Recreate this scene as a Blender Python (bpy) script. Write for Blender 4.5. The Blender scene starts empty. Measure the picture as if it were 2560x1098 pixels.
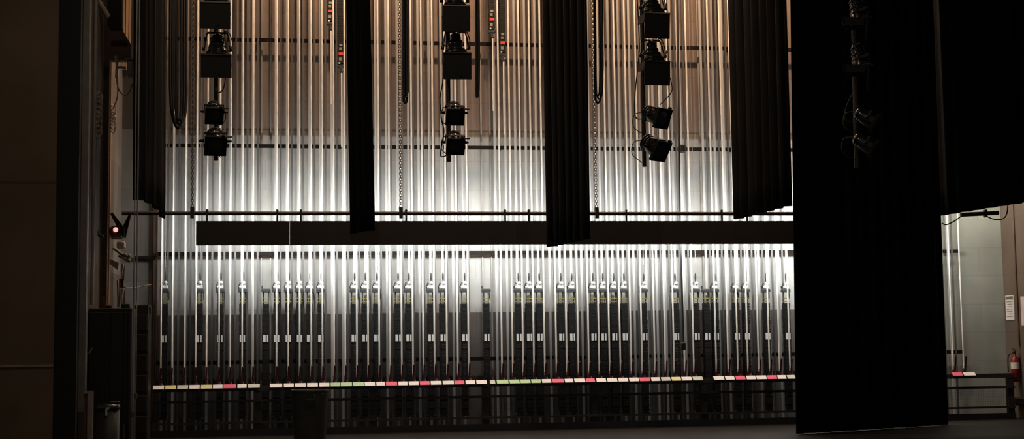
import bpy, math, random
from mathutils import Vector, Matrix, Quaternion
random.seed(7)
SC = bpy.context.scene
COL = SC.collection
# ------------------------------------------------------------------ camera
PW, PH, F = 2560.0, 1098.0, 3600.0
YAW, PITCH, ROLL, DIST, EYE = 0.1496, 0.0925, -0.0139, 28.884, 1.5
fw = Vector((math.sin(YAW)*math.cos(PITCH), math.cos(YAW)*math.cos(PITCH), math.sin(PITCH)))
rt = Vector((math.cos(YAW), -math.sin(YAW), 0)); up = rt.cross(fw)
RT = rt*math.cos(ROLL)+up*math.sin(ROLL); UP = -rt*math.sin(ROLL)+up*math.cos(ROLL)
CAM = Vector((0, -DIST, EYE))
cd = bpy.data.cameras.new('camera'); cam = bpy.data.objects.new('camera', cd); COL.objects.link(cam)
m3 = Matrix((RT, UP, -fw)).transposed()
cam.matrix_world = Matrix.Translation(CAM) @ m3.to_4x4()
cd.sensor_fit = 'HORIZONTAL'; cd.sensor_width = 36.0; cd.lens = F/PW*36.0; cd.clip_end = 200
SC.camera = cam
def ray(px, py): return fw + RT*((px-PW/2)/F) - UP*((py-PH/2)/F)
def at(px, py, Y):
    d = ray(px, py); return CAM + d*((Y-CAM.y)/d.y)
def atz(px, py, z):
    d = ray(px, py); return CAM + d*((z-CAM.z)/d.z)
def atx(px, py, X):
    d = ray(px, py); return CAM + d*((X-CAM.x)/d.x)
# ------------------------------------------------------------------ materials
def mat(name, col, rough=.6, metal=0., var=0., scale=4., spec=.5, bump=0., emit=None, estr=0., stretch=None):
    m = bpy.data.materials.new(name); m.use_nodes = True
    nt = m.node_tree; b = nt.nodes['Principled BSDF']
    b.inputs['Base Color'].default_value = (*col, 1); b.inputs['Roughness'].default_value = rough
    b.inputs['Metallic'].default_value = metal; b.inputs['Specular IOR Level'].default_value = spec
    if var or bump:
        tc = nt.nodes.new('ShaderNodeTexCoord'); mp = nt.nodes.new('ShaderNodeMapping')
        nt.links.new(tc.outputs['Object'], mp.inputs['Vector'])
        if stretch: mp.inputs['Scale'].default_value = stretch
        n = nt.nodes.new('ShaderNodeTexNoise'); n.inputs['Scale'].default_value = scale; n.inputs['Detail'].default_value = 6
        nt.links.new(mp.outputs['Vector'], n.inputs['Vector'])
        if var:
            r = nt.nodes.new('ShaderNodeValToRGB')
            r.color_ramp.elements[0].position = .3; r.color_ramp.elements[1].position = .7
            r.color_ramp.elements[0].color = (*[c*(1-var) for c in col], 1)
            r.color_ramp.elements[1].color = (*[min(1, c*(1+var)) for c in col], 1)
            nt.links.new(n.outputs['Fac'], r.inputs['Fac']); nt.links.new(r.outputs['Color'], b.inputs['Base Color'])
        if bump:
            bp = nt.nodes.new('ShaderNodeBump'); bp.inputs['Strength'].default_value = bump
            nt.links.new(n.outputs['Fac'], bp.inputs['Height']); nt.links.new(bp.outputs['Normal'], b.inputs['Normal'])
    if emit:
        b.inputs['Emission Color'].default_value = (*emit, 1); b.inputs['Emission Strength'].default_value = estr
    return m
def wall_mat(name, bands, block=True):
    """bands: list of (z_from, colour) going up; painted bands with block joints and grime"""
    m = bpy.data.materials.new(name); m.use_nodes = True
    nt = m.node_tree; L = nt.links.new; b = nt.nodes['Principled BSDF']; b.inputs['Roughness'].default_value = .75
    b.inputs['Specular IOR Level'].default_value = .25
    g = nt.nodes.new('ShaderNodeNewGeometry'); sp = nt.nodes.new('ShaderNodeSeparateXYZ'); L(g.outputs['Position'], sp.inputs[0])
    cur = None
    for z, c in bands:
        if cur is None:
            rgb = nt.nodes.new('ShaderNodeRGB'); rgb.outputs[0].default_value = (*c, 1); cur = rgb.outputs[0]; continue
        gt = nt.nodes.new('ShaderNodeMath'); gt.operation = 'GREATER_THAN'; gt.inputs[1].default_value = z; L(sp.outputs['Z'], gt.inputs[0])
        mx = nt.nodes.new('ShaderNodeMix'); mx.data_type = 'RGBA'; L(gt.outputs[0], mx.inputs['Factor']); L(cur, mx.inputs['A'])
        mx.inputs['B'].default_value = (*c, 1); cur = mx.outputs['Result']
    n = nt.nodes.new('ShaderNodeTexNoise'); n.inputs['Scale'].default_value = .9; n.inputs['Detail'].default_value = 7
    L(g.outputs['Position'], n.inputs['Vector'])
    mr = nt.nodes.new('ShaderNodeMapRange'); mr.inputs['From Min'].default_value = .3; mr.inputs['From Max'].default_value = .7
    mr.inputs['To Min'].default_value = .78; mr.inputs['To Max'].default_value = 1.12; L(n.outputs['Fac'], mr.inputs['Value'])
    mu = nt.nodes.new('ShaderNodeMix'); mu.data_type = 'RGBA'; mu.blend_type = 'MULTIPLY'; mu.inputs['Factor'].default_value = 1
    L(cur, mu.inputs['A']); L(mr.outputs['Result'], mu.inputs['B']); cur = mu.outputs['Result']
    if block:
        cb = nt.nodes.new('ShaderNodeCombineXYZ'); ad = nt.nodes.new('ShaderNodeMath'); ad.operation = 'ADD'
        L(sp.outputs['X'], ad.inputs[0]); L(sp.outputs['Y'], ad.inputs[1]); L(ad.outputs[0], cb.inputs['X']); L(sp.outputs['Z'], cb.inputs['Y'])
        br = nt.nodes.new('ShaderNodeTexBrick'); br.inputs['Scale'].default_value = 1; br.inputs['Brick Width'].default_value = 1.2
        br.inputs['Row Height'].default_value = .6; br.inputs['Mortar Size'].default_value = .006
        br.inputs['Color1'].default_value = (1, 1, 1, 1); br.inputs['Color2'].default_value = (.93, .93, .93, 1); br.inputs['Mortar'].default_value = (.78, .78, .78, 1)
        L(cb.outputs[0], br.inputs['Vector'])
        m2 = nt.nodes.new('ShaderNodeMix'); m2.data_type = 'RGBA'; m2.blend_type = 'MULTIPLY'; m2.inputs['Factor'].default_value = 1
        L(cur, m2.inputs['A']); L(br.outputs['Color'], m2.inputs['B']); cur = m2.outputs['Result']
    L(cur, b.inputs['Base Color'])
    return m
M = dict(
    blk=mat('black_paint', (.012, .012, .013), .55, var=.3), steel=mat('dark_steel', (.022, .02, .02), .5, var=.3),
    velour=mat('black_velour', (.0075, .0075, .008), .95, var=.25, scale=9, spec=.1, stretch=(1, 1, .15)),
    lampblk=mat('lamp_black', (.014, .014, .015), .22, var=.2, spec=.8), scrim=mat('matte_black', (.008, .008, .008), .8),
    panel=mat('strip_black', (.012, .0115, .011), .7, var=.2),
    rope=mat('hand_rope', (.74, .7, .64), .8, var=.18, scale=18, bump=.3, stretch=(1, 1, .3)),
    wire=mat('lift_wire', (.3, .29, .27), .5, metal=.3, var=.2),
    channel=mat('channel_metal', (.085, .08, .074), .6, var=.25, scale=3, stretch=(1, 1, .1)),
    guide=mat('guide_metal', (.36, .352, .335), .45, metal=0., var=.15, scale=3, stretch=(1, 1, .1)),
    angle=mat('brown_steel', (.011, .008, .007), .85, var=.3, spec=.1), arbor=mat('weight_iron', (.009, .0088, .0088), .6, spec=.25, var=.35, scale=12),
    plate=mat('plate_iron', (.035, .036, .038), .45, var=.2), galv=mat('galvanised', (.75, .75, .73), .35, metal=.3, var=.15, scale=20),
    yellow=mat('yellow_paint', (.24, .2, .03), .55, var=.25), tag=mat('white_tag', (.8, .8, .78), .6, var=.08),
    maroon=mat('red_lever', (.1, .014, .018), .4, var=.25), redtape=mat('red_tape', (.75, .07, .04), .5, var=.2),
    cw=mat('card_white', (.88, .87, .87), .6, var=.06), cp=mat('card_pink', (.85, .13, .24), .6, var=.08),
    cg=mat('card_green', (.5, .72, .42), .6, var=.08), cy=mat('card_yellow', (.78, .75, .35), .6, var=.08), cs=mat('card_grey', (.62, .66, .6), .6, var=.08),
    cable=mat('black_cable', (.02, .018, .017), .45, var=.2), chain=mat('chain_steel', (.1, .075, .055), .4, metal=.6, var=.3),
    plastic=mat('grey_plastic', (.06, .057, .052), .5, var=.2), tan=mat('tan_wood', (.42, .27, .16), .6, var=.25, scale=8, stretch=(1, 1, .1)),
    brown=mat('brown_paint', (.1, .055, .035), .6, var=.3), pale=mat('pale_board', (.3, .24, .2), .65, var=.2), white=mat('white_paper', (.62, .58, .55), .7, var=.05),
    ink=mat('print_grey', (.12, .11, .1), .7), red=mat('extinguisher_red', (.2, .01, .015), .35, var=.1), chrome=mat('chrome', (.7, .7, .7), .2, metal=.9),
    galvbox=mat('grey_box', (.25, .23, .2), .5, var=.2), brownwall=wall_mat('brown_wall', [(0, (.17, .118, .075))], False),
    skin=mat('grey_column', (.2, .18, .16), .6, var=.2), cloth=mat('pale_cloth', (.55, .45, .43), .9, var=.15),
    lens=mat('lamp_lens', (.8, .8, .8), .4, emit=(.93, .99, 1), estr=63.), redlamp=mat('red_lamp', (.5, .05, .03), .3, emit=(1, .42, .36), estr=1.2),
    glass=mat('lens_glass', (.05, .05, .055), .1),
)
def floor_mat():
    m = bpy.data.materials.new('stage_floor'); m.use_nodes = True; nt = m.node_tree; L = nt.links.new; b = nt.nodes['Principled BSDF']
    b.inputs['Roughness'].default_value = .55; g = nt.nodes.new('ShaderNodeNewGeometry')
    br = nt.nodes.new('ShaderNodeTexBrick'); br.inputs['Scale'].default_value = 1; br.inputs['Brick Width'].default_value = 2.44; br.inputs['Row Height'].default_value = 1.22
    br.inputs['Mortar Size'].default_value = .012; br.inputs['Color1'].default_value = (.02, .0175, .015, 1); br.inputs['Color2'].default_value = (.013, .012, .011, 1)
    br.inputs['Mortar'].default_value = (.008, .007, .007, 1); L(g.outputs['Position'], br.inputs['Vector'])
    n = nt.nodes.new('ShaderNodeTexNoise'); n.inputs['Scale'].default_value = 2.5; n.inputs['Detail'].default_value = 8; L(g.outputs['Position'], n.inputs['Vector'])
    mx = nt.nodes.new('ShaderNodeMix'); mx.data_type = 'RGBA'; mx.blend_type = 'MULTIPLY'; mx.inputs['Factor'].default_value = .8
    L(br.outputs['Color'], mx.inputs['A']); L(n.outputs['Fac'], mx.inputs['B']); L(mx.outputs['Result'], b.inputs['Base Color'])
    return m
M['floor'] = floor_mat()
# ------------------------------------------------------------------ mesh builder
class MB:
    def __init__(s, T=None): s.v = []; s.f = []; s.T = T or Matrix.Identity(4); s.smooth = []
    def add(s, vs, fs, sm=False, X=None):
        o = len(s.v); T = s.T if X is None else s.T @ X
        s.v += [T @ Vector(p) for p in vs]; s.f += [tuple(i+o for i in f) for f in fs]; s.smooth += [sm]*len(fs); return s
    def box(s, c, d, X=None, bev=0.):
        x, y, z = [k/2 for k in d]; R = Matrix.Translation(c)
        if X is not None: R = R @ X
        if bev <= 0:
            vs = [(a*x, b*y, e*z) for e in (-1, 1) for b in (-1, 1) for a in (-1, 1)]
            fs = [(0, 2, 3, 1), (4, 5, 7, 6), (0, 1, 5, 4), (2, 6, 7, 3), (0, 4, 6, 2), (1, 3, 7, 5)]
        else:                                                        # chamfer all edges of the four uprights and top and bottom
            vs = []
            for e, q in ((-1, bev), (-1+bev/z, 0), (1-bev/z, 0), (1, bev)):
                h = e*z; a, b2 = x-q, y-q; k = bev
                vs += [(-a+k, -b2, h), (a-k, -b2, h), (a, -b2+k, h), (a, b2-k, h), (a-k, b2, h), (-a+k, b2, h), (-a, b2-k, h), (-a, -b2+k, h)]
            fs = [tuple(range(7, -1, -1)), tuple(range(24, 32))]
            for r in range(3):
                for i in range(8):
                    j = (i+1) % 8; fs.append((r*8+i, r*8+j, r*8+8+j, r*8+8+i))
        return s.add(vs, fs, False, R)
    def tube(s, pts, r, n=8, closed=False):
        pts = [Vector(p) for p in pts]; N = len(pts); rs = r if isinstance(r, (list, tuple)) else [r]*N
        vs = []; prev = None
        for i in range(N):
            if closed: t = (pts[(i+1) % N]-pts[i-1]).normalized()
            else: t = (pts[min(i+1, N-1)]-pts[max(i-1, 0)]).normalized()
            if prev is None:
                a = Vector((0, 1, 0)) if abs(t.y) < .9 else Vector((1, 0, 0)); u = t.cross(a).normalized()
            else: u = (prev-t*prev.dot(t)).normalized()
            prev = u; w = t.cross(u)
            vs += [pts[i]+(u*math.cos(2*math.pi*k/n)+w*math.sin(2*math.pi*k/n))*rs[i] for k in range(n)]
        fs = []
        for i in range(N if closed else N-1):
            a = i*n; b = ((i+1) % N)*n
            for k in range(n): fs.append((a+k, a+(k+1) % n, b+(k+1) % n, b+k))
        s.add(vs, fs, True)
        if not closed: s.add(vs[:n], [tuple(range(n-1, -1, -1))]); s.add(vs[-n:], [tuple(range(n))])
        return s
    def lathe(s, prof, X=None, n=20, cap=True):
        vs = []; fs = []
        for r, z in prof: vs += [(r*math.cos(2*math.pi*k/n), r*math.sin(2*math.pi*k/n), z) for k in range(n)]
        for i in range(len(prof)-1):
            for k in range(n): fs.append((i*n+k, i*n+(k+1) % n, i*n+n+(k+1) % n, i*n+n+k))
        s.add(vs, fs, True, X)
        if cap:
            s.add(vs[:n], [tuple(range(n-1, -1, -1))], False, X); s.add(vs[-n:], [tuple(range(n))], False, X)
        return s
    def prism(s, poly, y0, y1):                                       # poly in x,z; extruded in y
        n = len(poly); vs = [(x, y0, z) for x, z in poly]+[(x, y1, z) for x, z in poly]
        fs = [tuple(range(n)), tuple(range(2*n-1, n-1, -1))]+[(i, i+n, (i+1) % n+n, (i+1) % n) for i in range(n)]
        return s.add(vs, fs)
    def build(s, name, m, parent=None, label=None):
        me = bpy.data.meshes.new(name); me.from_pydata([tuple(p) for p in s.v], [], s.f); me.update()
        me.polygons.foreach_set('use_smooth', s.smooth); me.materials.append(M[m] if isinstance(m, str) else m)
        o = bpy.data.objects.new(name, me); COL.objects.link(o)
        if parent is not None: o.parent = parent
        if label: o['label'] = label
        return o
def empty(name, loc, label, cat, group=None):
    o = bpy.data.objects.new(name, None); COL.objects.link(o); o.location = loc; o.empty_display_size = .1
    return tag(o, label, cat, group)
def tag(o, label, cat, group=None, kind=None):
    if label: o['label'] = label
    if cat: o['category'] = cat
    if group: o['group'] = group
    if kind: o['kind'] = kind
    return o
def struct(name, mb, m, label=None):
    o = mb.build(name, m); o['kind'] = 'structure'
    if label: o['label'] = label
    return o
def dup(o, parent=None):
    c = o.copy(); COL.objects.link(c)
    if parent is not None: c.parent = parent
    for ch in list(o.children): dup(ch, c)
    return c
ORD = ['', 'first', 'second', 'third', 'fourth', 'fifth', 'sixth', 'seventh', 'eighth', 'ninth', 'tenth', 'eleventh', 'twelfth', 'thirteenth', 'fourteenth',
       'fifteenth', 'sixteenth', 'seventeenth', 'eighteenth', 'nineteenth', 'twentieth']
BAYS = ['left bay', 'second bay', 'third bay', 'fourth bay', 'far-right bay']
def bay(px): return 0 if px < 655 else 1 if px < 1212 else 2 if px < 1758 else 3 if px < 2100 else 4
class Count:
    def __init__(s): s.d = {}
    def __call__(s, *k): s.d[k] = s.d.get(k, 0)+1; return ORD[s.d[k]]
# ------------------------------------------------------------------ room shell
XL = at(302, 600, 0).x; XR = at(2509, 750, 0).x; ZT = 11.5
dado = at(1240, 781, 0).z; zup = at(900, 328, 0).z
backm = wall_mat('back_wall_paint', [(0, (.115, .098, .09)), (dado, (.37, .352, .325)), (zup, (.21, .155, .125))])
struct('ceiling', MB().box((5, -6, 11.55), (30, 13, .1)), 'scrim', 'dark grid floor above the stage')
struct('floor', MB().box((5, -12, -.1), (40, 24.6, .2)), 'floor')
XM = at(2345, 800, 0).x; XP = at(389, 600, 0).x
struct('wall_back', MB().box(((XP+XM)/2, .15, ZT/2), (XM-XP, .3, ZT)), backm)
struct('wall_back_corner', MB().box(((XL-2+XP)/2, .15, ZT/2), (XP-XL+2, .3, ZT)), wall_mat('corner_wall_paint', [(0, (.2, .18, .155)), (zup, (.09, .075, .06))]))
struct('wall_back_end', MB().box(((XM+XR+2)/2, .14, ZT/2), (XR+2-XM, .32, ZT)), wall_mat('pale_wall_paint', [(0, (.31, .31, .27))]))
struct('wall_right', MB().box((XR+.15, -3, ZT/2), (.3, 6, ZT)), wall_mat('right_wall_paint', [(0, (.125, .095, .072))]))
YF = -5.2
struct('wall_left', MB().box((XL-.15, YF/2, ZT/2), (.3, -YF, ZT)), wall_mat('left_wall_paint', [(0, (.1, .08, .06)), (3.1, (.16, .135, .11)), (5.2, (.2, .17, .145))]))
x140 = at(138, 600, YF-.6).x
struct('wall_front', MB().box((x140-3, YF-.5, ZT/2), (6, .2, ZT)), 'brownwall')
zl = at(70, 915, YF-.6).z
struct('trim_1', MB().box((x140-3, YF-.61, zl), (6, .03, .035)), 'pale', 'thin pale dado strip across the dark brown wall')
zl2 = at(70, 455, YF-.6).z
struct('trim_2', MB().box((x140-3, YF-.606, zl2), (6, .012, .025)), 'brown', 'faint dark seam strip across the dark brown wall')
xa = at(140, 600, YF-.5).x; xb = at(196, 600, YF-.5).x; xc = at(217, 600, YF-.3).x
struct('trim_3', MB().box(((xa+xb)/2, YF-.3, ZT/2), (xb-xa, .5, ZT)), 'scrim', 'black painted proscenium return beside the brown wall')
struct('trim_4', MB().box(((xb+xc)/2, YF-.2, ZT/2), (xc-xb, .2, ZT)), 'skin', 'narrow grey steel column beside the black return')
# brown pilaster and dark flat edges at the left end of the fly wall
p = at(389, 600, -.05).x
struct('trim_5', MB().box((p, -.06, ZT/2), (.07, .12, ZT)), 'brown', 'brown upright channel at the left end of the guide rails')
# horizontal wall angles carrying the guide rails
x0 = at(395, 600, -.1).x; x1 = at(2390, 600, -.1).x
for k, z in enumerate((7.785, 5.653, 3.516, 1.395)):
    b = MB(); b.box(((x0+x1)/2, -.2, z), (x1-x0, .03, .075)); [b.box((x0+.3+q*1.62, -.094, z), (.05, .19, .05)) for q in range(int((x1-x0)/1.62))]
    struct('trim_%d' % (6+k), b, 'angle', ['top', 'second', 'third', 'lowest'][k]+' dark steel angle across the back wall')
# pale wall channels showing in the gaps between bays
for k, px in enumerate((657, 1209, 1759)):
    b = MB(); x = at(px+8, 600, -.05).x; b.box((x-.09, -.03, ZT/2), (.03, .06, ZT)); b.box((x+.09, -.03, ZT/2), (.03, .06, ZT))
    struct('trim_%d' % (10+k), b, 'galvbox', ['left', 'middle', 'right'][k]+' pair of grey upright channels in a gap between guide rail bays')
# ------------------------------------------------------------------ fly system
LINES = [402, 430, 461, 489, 516, 547, 575, 605, 632, 691, 720, 749, 778, 806, 835, 863, 892, 920, 948, 975, 1004, 1032, 1058, 1086, 1117, 1144, 1171,
         1254, 1281, 1307, 1334, 1361, 1390, 1416, 1445, 1471, 1497, 1523, 1550, 1577, 1604, 1636, 1662, 1684, 1710, 1733, 1789, 1819, 1843, 1868, 1895, 1922, 1947, 1973,
         2381, 2407]
LOW = {409: 402, 496: 489, 548: 547, 604: 605, 689: 691, 718: 720, 746: 749, 771: 778, 799: 806, 882: 892, 909: 920, 938: 948, 991: 1004, 1018: 1032, 1073: 1086, 1103: 1117,
       1157: 1171, 1292: 1281, 1318: 1307, 1344: 1334, 1398: 1390, 1425: 1416, 1478: 1471, 1503: 1497, 1530: 1523, 1556: 1550, 1605: 1604, 1684: 1684, 1735: 1733, 1783: 1789,
       1835: 1843, 1860: 1868, 1911: 1922, 1961: 1973}
SPARE = [662, 1212, 1761]
YR, YG, YA = -.72, -.26, -.44
GX = at(550, 850, YG).x-at(550, 850, YR).x
ZRAIL = .94
HI = {826: 62, 852: 168, 1229: 82, 1256: 140}                          # arbors hauled up: px -> py of their foot
ZTOP = 11.5
proto = {}
def lathe_rope(name, r, z0, z1, m, n=8):
    k = max(2, int((z1-z0)/.5)); return MB().tube([(0, 0, z0+(z1-z0)*i/k) for i in range(k+1)], r, n)
def place(key, make, loc):
    if key not in proto: proto[key] = make(); o = proto[key]
    else: o = dup(proto[key])
    o.location = loc; return o
cr, cg, cl, ck = Count(), Count(), Count(), Count()
def tb():
    e = bpy.data.objects.new('guide_rail', None); COL.objects.link(e); e.empty_display_size = .1
    b = MB(); b.box((0, 0, ZTOP/2), (.046, .01, ZTOP)); b.box((0, .025, ZTOP/2), (.016, .04, ZTOP)); b.build('flange', 'guide', e)
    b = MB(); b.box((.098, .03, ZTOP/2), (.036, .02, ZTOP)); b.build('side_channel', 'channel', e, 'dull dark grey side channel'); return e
def lock_proto():
    e = bpy.data.objects.new('rope_lock', None); COL.objects.link(e); e.empty_display_size = .1
    b = MB(); b.box((0, 0, .045), (.05, .09, .09), bev=.008); b.box((0, -.02, .1), (.034, .05, .04), bev=.006); b.build('lock_body', 'blk', e)
    b = MB(); b.box((.006, -.075, .23), (.03, .014, .28), Matrix.Rotation(.05, 4, 'Y') @ Matrix.Rotation(.12, 4, 'X')); b.box((.012, -.095, .36), (.03, .02, .03), bev=.006)
    b.box((.0, -.055, .06), (.03, .03, .05)); b.build('lever', 'maroon', e)
    b = MB(); n = 10; b.tube([(.0+.022*math.cos(2*math.pi*i/n), -.05, .15+.03*math.sin(2*math.pi*i/n)) for i in range(n)], .005, 5, True); b.build('lock_ring', 'maroon', e)
    b = MB(); b.box((.035, -.06, .05), (.02, .006, .06)); b.build('tag', 'galvbox', e)
    return e
lowset = set(LOW.values())
for px in LINES:
    P = at(px, 850, YR); B = bay(px)
    o = place('rope', lambda: lathe_rope('hand_rope', .0165, 1.063, ZTOP, 'rope').build('hand_rope', 'rope'), (P.x, YR, 0))
    n = cr(B); tag(o, f'{n} pale hand rope from the left, {BAYS[B]}, running up from its rope lock', 'rope', 'hand ropes of the fly system')
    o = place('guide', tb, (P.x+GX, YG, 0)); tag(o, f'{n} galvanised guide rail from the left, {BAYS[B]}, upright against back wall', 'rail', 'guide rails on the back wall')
    o = place('lock', lock_proto, (P.x, YR, ZRAIL)); tag(o, f'{n} rope lock with dark red lever from the left, {BAYS[B]} of the rail', 'rope lock', 'rope locks on the rail')
    # return part of the line, hanging behind
    if px in lowset:                                                    # the lift line of a lowered arbor
        al = [k for k, v in LOW.items() if v == px][0]; Q = at(al+4, 690, YA)
        o = place('lift', lambda: lathe_rope('lift_line', .006, 3.24, ZTOP, 'wire').build('lift_line', 'wire'), (Q.x, YA, 0))
        tag(o, f'{ck("l", B)} thin grey lift line from the left, {BAYS[B]}, rising from a lowered arbor', 'cable', 'lift lines of the lowered arbors')
AH = 2.47
def arbor_proto(spare=False):
    e = bpy.data.objects.new('counterweight_arbor', None); COL.objects.link(e); e.empty_display_size = .1
    rnd = random.Random(3)
    b = MB(); z = .05
    while z < 2.2:
        h = rnd.choice((.05, .05, .027)); b.box((rnd.uniform(-.004, .004), rnd.uniform(-.004, .004), z+h/2), (.125, .14, h-.004)); z += h
    st = b.build('weight_stack', 'arbor', e)
    for sx in (-1, 1): MB().tube([(sx*.045, .0, .02), (sx*.045, 0, AH)], .011, 6).build('rod', 'steel', e)
    MB().box((0, 0, .02), (.15, .12, .05), bev=.008).build('bottom_plate', 'plate', e)
    MB().box((0, 0, AH), (.175, .13, .075), bev=.012).build('top_plate', 'plate', e)  # plain arbor top plate; nothing is modelled holding it up
    for z in (2.25, 2.31): MB().box((0, -.01, z), (.115, .13, .014)).build('spreader_plate', 'yellow', st, 'yellow spreader plate')
    for x, w in ((-.028, .05), (.034, .03)): MB().box((x, -.0755, 1.54), (w, .004, .135)).build('tag', 'tag', st, 'small white card tag')
    MB().box((.078, .04, AH-.11), (.018, .05, .14)).build('guide_shoe', 'steel', e); MB().box((-.075, .02, AH+.07), (.025, .05, .06), bev=.006).build('guide_shoe', 'steel', e)
    if not spare:
        b = MB(); b.box((.012, -.02, AH+.07), (.09, .04, .07), bev=.01); b.box((.012, -.03, AH+.125), (.06, .025, .06), bev=.01)
        b.lathe([(.0, -.014), (.03, -.014), (.036, 0), (.03, .014), (0, .014)], Matrix.Translation((.018, -.045, AH+.15)) @ Matrix.Rotation(math.pi/2, 4, 'X'), 14)
        b.lathe([(.0, -.01), (.022, -.01), (.026, 0), (.022, .01), (0, .01)], Matrix.Translation((-.045, -.05, AH+.07)) @ Matrix.Rotation(math.pi/2, 4, 'X'), 12)
        b.build('cable_bracket', 'galv', e, 'bright galvanised cable bracket')  # cable bracket; the lift line starts above it and is not joined
        b = MB(); b.tube([(.012, -.0, AH+.16), (.012, 0, AH+.21), (.012, 0, AH+.24), (.012, 0, AH+.32), (.012, 0, AH+.36)], [.012, .012, .018, .018, .008], 8); b.build('turnbuckle', 'steel', e)
        b = MB(); b.tube([(-.06, -.02, AH+.05), (-.066, -.02, AH+.12), (-.05, -.02, AH+.16), (-.03, -.02, AH+.13)], .011, 6); b.build('shackle', 'steel', e)
    return e
ca = Count()
for px in sorted(list(LOW)+SPARE):
    sp = px in SPARE; B = bay(px-6)
    P = at(px+3, 727, YA); z = P.z-AH
    o = place('arbor%d' % sp, lambda: arbor_proto(sp), (P.x, YA, z))
    n = ca(B)
    if sp: tag(o, 'lowered dark arbor with a bare top plate in the '+['left', 'middle', 'right'][SPARE.index(px)]+' gap between bays', 'counterweight', 'lowered arbors')
    else: tag(o, f'{n} lowered dark counterweight arbor from the left, {BAYS[B]}, white tags on its weights', 'counterweight', 'lowered arbors')
for i, (px, py) in enumerate(HI.items()):
    P = at(px, py, YA)
    e = empty('counterweight_arbor', P, ['raised arbor left of the narrow curtain, higher of the pair at red tape', 'raised arbor close beside the narrow curtain, lower of its pair',
              'raised arbor with red tape, higher of the pair left of the wide curtain', 'raised arbor with red tape, lower of the pair left of the wide curtain'][i], 'counterweight', 'raised arbors')
    b = MB(); z = .06
    while z < 2: b.box((random.uniform(-.004, .004), 0, z+.025), (.12, .14, .046)); z += .05
    b.build('weight_stack', 'arbor', e)
    MB().box((0, 0, .02), (.15, .13, .06), bev=.01).build('bottom_plate', 'plate', e)
    b = MB(); b.box((.0, -.06, -.05), (.05, .03, .08), bev=.01); b.lathe([(0, -.012), (.03, -.012), (.036, 0), (.03, .012), (0, .012)], Matrix.Translation((.01, -.06, -.1)) @ Matrix.Rotation(math.pi/2, 4, 'X'), 12)
    b.build('rope_shackle', 'steel', e)  # shackle for the rope tail; does not hold the arbor up
    MB().box((0, -.074, .26), (.09, .006, .05)).build('tape_band', 'redtape', e, 'band of red tape')
    b = MB(); [MB().box(q, w).build('tag', 'galvbox', e, 'small pale tag') for q, w in (((-.01, -.074, .36), (.05, .006, .05)), ((0, -.074, .43), (.06, .006, .045)), ((-.012, -.074, .15), (.055, .006, .06)))]
    MB().box((-.03, -.072, .07), (.03, .01, .03)).build('bolt', 'galv', e)
    MB().tube([(.01, -.06, -.13), (.01, -.05, -.4), (.01, -.03, -.9), (.012, -.02, -1.6)], .0125, 7).build('rope_tail', 'rope', e, 'pale rope tail tied below the arbor')
# ------------------------------------------------------------------ lock rail with its cards and guard
def rail(px0, px1, posts, label, endpost=False):
    a = at(px0, 960, YR).x; c = at(px1, 945, YR).x
    e = empty('lock_rail', ((a+c)/2, YR, 0), label, 'rail'); w = c-a; ox = (a+c)/2
    MB().box((0, 0, ZRAIL-.045), (w, .13, .09)).build('top_beam', 'steel', e)
    for z, r in ((.66, .024), (.25, .02)): MB().box((0, -.06, z), (w, .05, r*2)).build('cross_bar', 'steel', e)
    MB().box((0, -.05, .065), (w, .06, .13)).build('toe_board', 'blk', e)
    xs = [at(p, 1010, YR).x-ox for p in posts]
    for x in xs: MB().box((x, -.01, ZRAIL/2-.03), (.13, .1, ZRAIL-.06)).build('post', 'steel', e)
    ed = [-w/2]+xs+[w/2]
    for q in range(len(ed)-1):
        l, r = ed[q], ed[q+1]
        if r-l < .3: continue
        b = MB(); x = l+.05
        while x < r-.02: b.box((x, -.03, .455), (.0022, .0022, .4)); x += .05
        z = .27
        while z < .65: b.box(((l+r)/2, -.03, z), (r-l, .0022, .0022)); z += .05
        b.build('mesh_panel', 'steel', e)
    return e
rail(382, 2004, [645, 934, 1214, 1485, 1759], 'long black lock rail on posts along the foot of the fly wall')
rail(2352, 2532, [2526], 'short end of the black lock rail right of the floor-length curtain')
CARDS = [(382, 411, 'w'), (413, 441, 'y'), (443, 471, 's'), (473, 500, 'w'), (502, 531, 'y'), (532, 557, 'w'), (558, 591, 'p'), (593, 617, 'w'), (619, 650, 's'),
         (674, 706, 'w'), (709, 735, 'w'), (737, 765, 'w'), (767, 795, 'w'), (797, 824, 'w'), (826, 850, 'g'), (851, 880, 'g'), (881, 910, 'g'), (911, 938, 'w'), (940, 963, 'w'), (964, 993, 'p'),
         (995, 1019, 'w'), (1021, 1047, 'w'), (1049, 1074, 'p'), (1076, 1104, 'w'), (1106, 1135, 'w'), (1136, 1161, 'p'), (1163, 1188, 'w'), (1190, 1217, 'w'), (1224, 1238, 's'),
         (1241, 1271, 'g'), (1273, 1299, 'g'), (1300, 1326, 'g'), (1327, 1352, 'g'), (1354, 1378, 'w'), (1380, 1409, 'p'), (1411, 1433, 'w'), (1435, 1463, 'w'), (1464, 1487, 'p'), (1490, 1515, 'w'),
         (1517, 1543, 'w'), (1545, 1570, 'w'), (1572, 1597, 'w'), (1598, 1625, 'p'), (1627, 1650, 'w'), (1652, 1676, 's'), (1678, 1702, 'y'), (1703, 1729, 'w'), (1731, 1757, 's'),
         (1783, 1810, 'w'), (1812, 1836, 'w'), (1838, 1863, 'p'), (1865, 1889, 'w'), (1890, 1916, 'w'), (1917, 1942, 'p'), (1943, 1965, 'w'), (1967, 1988, 's'),
         (2380, 2406, 'p'), (2408, 2438, 'w')]
CN = dict(w='white', p='pink', g='pale green', y='pale yellow', s='greyish')
cc = Count(); tot = {}
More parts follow.
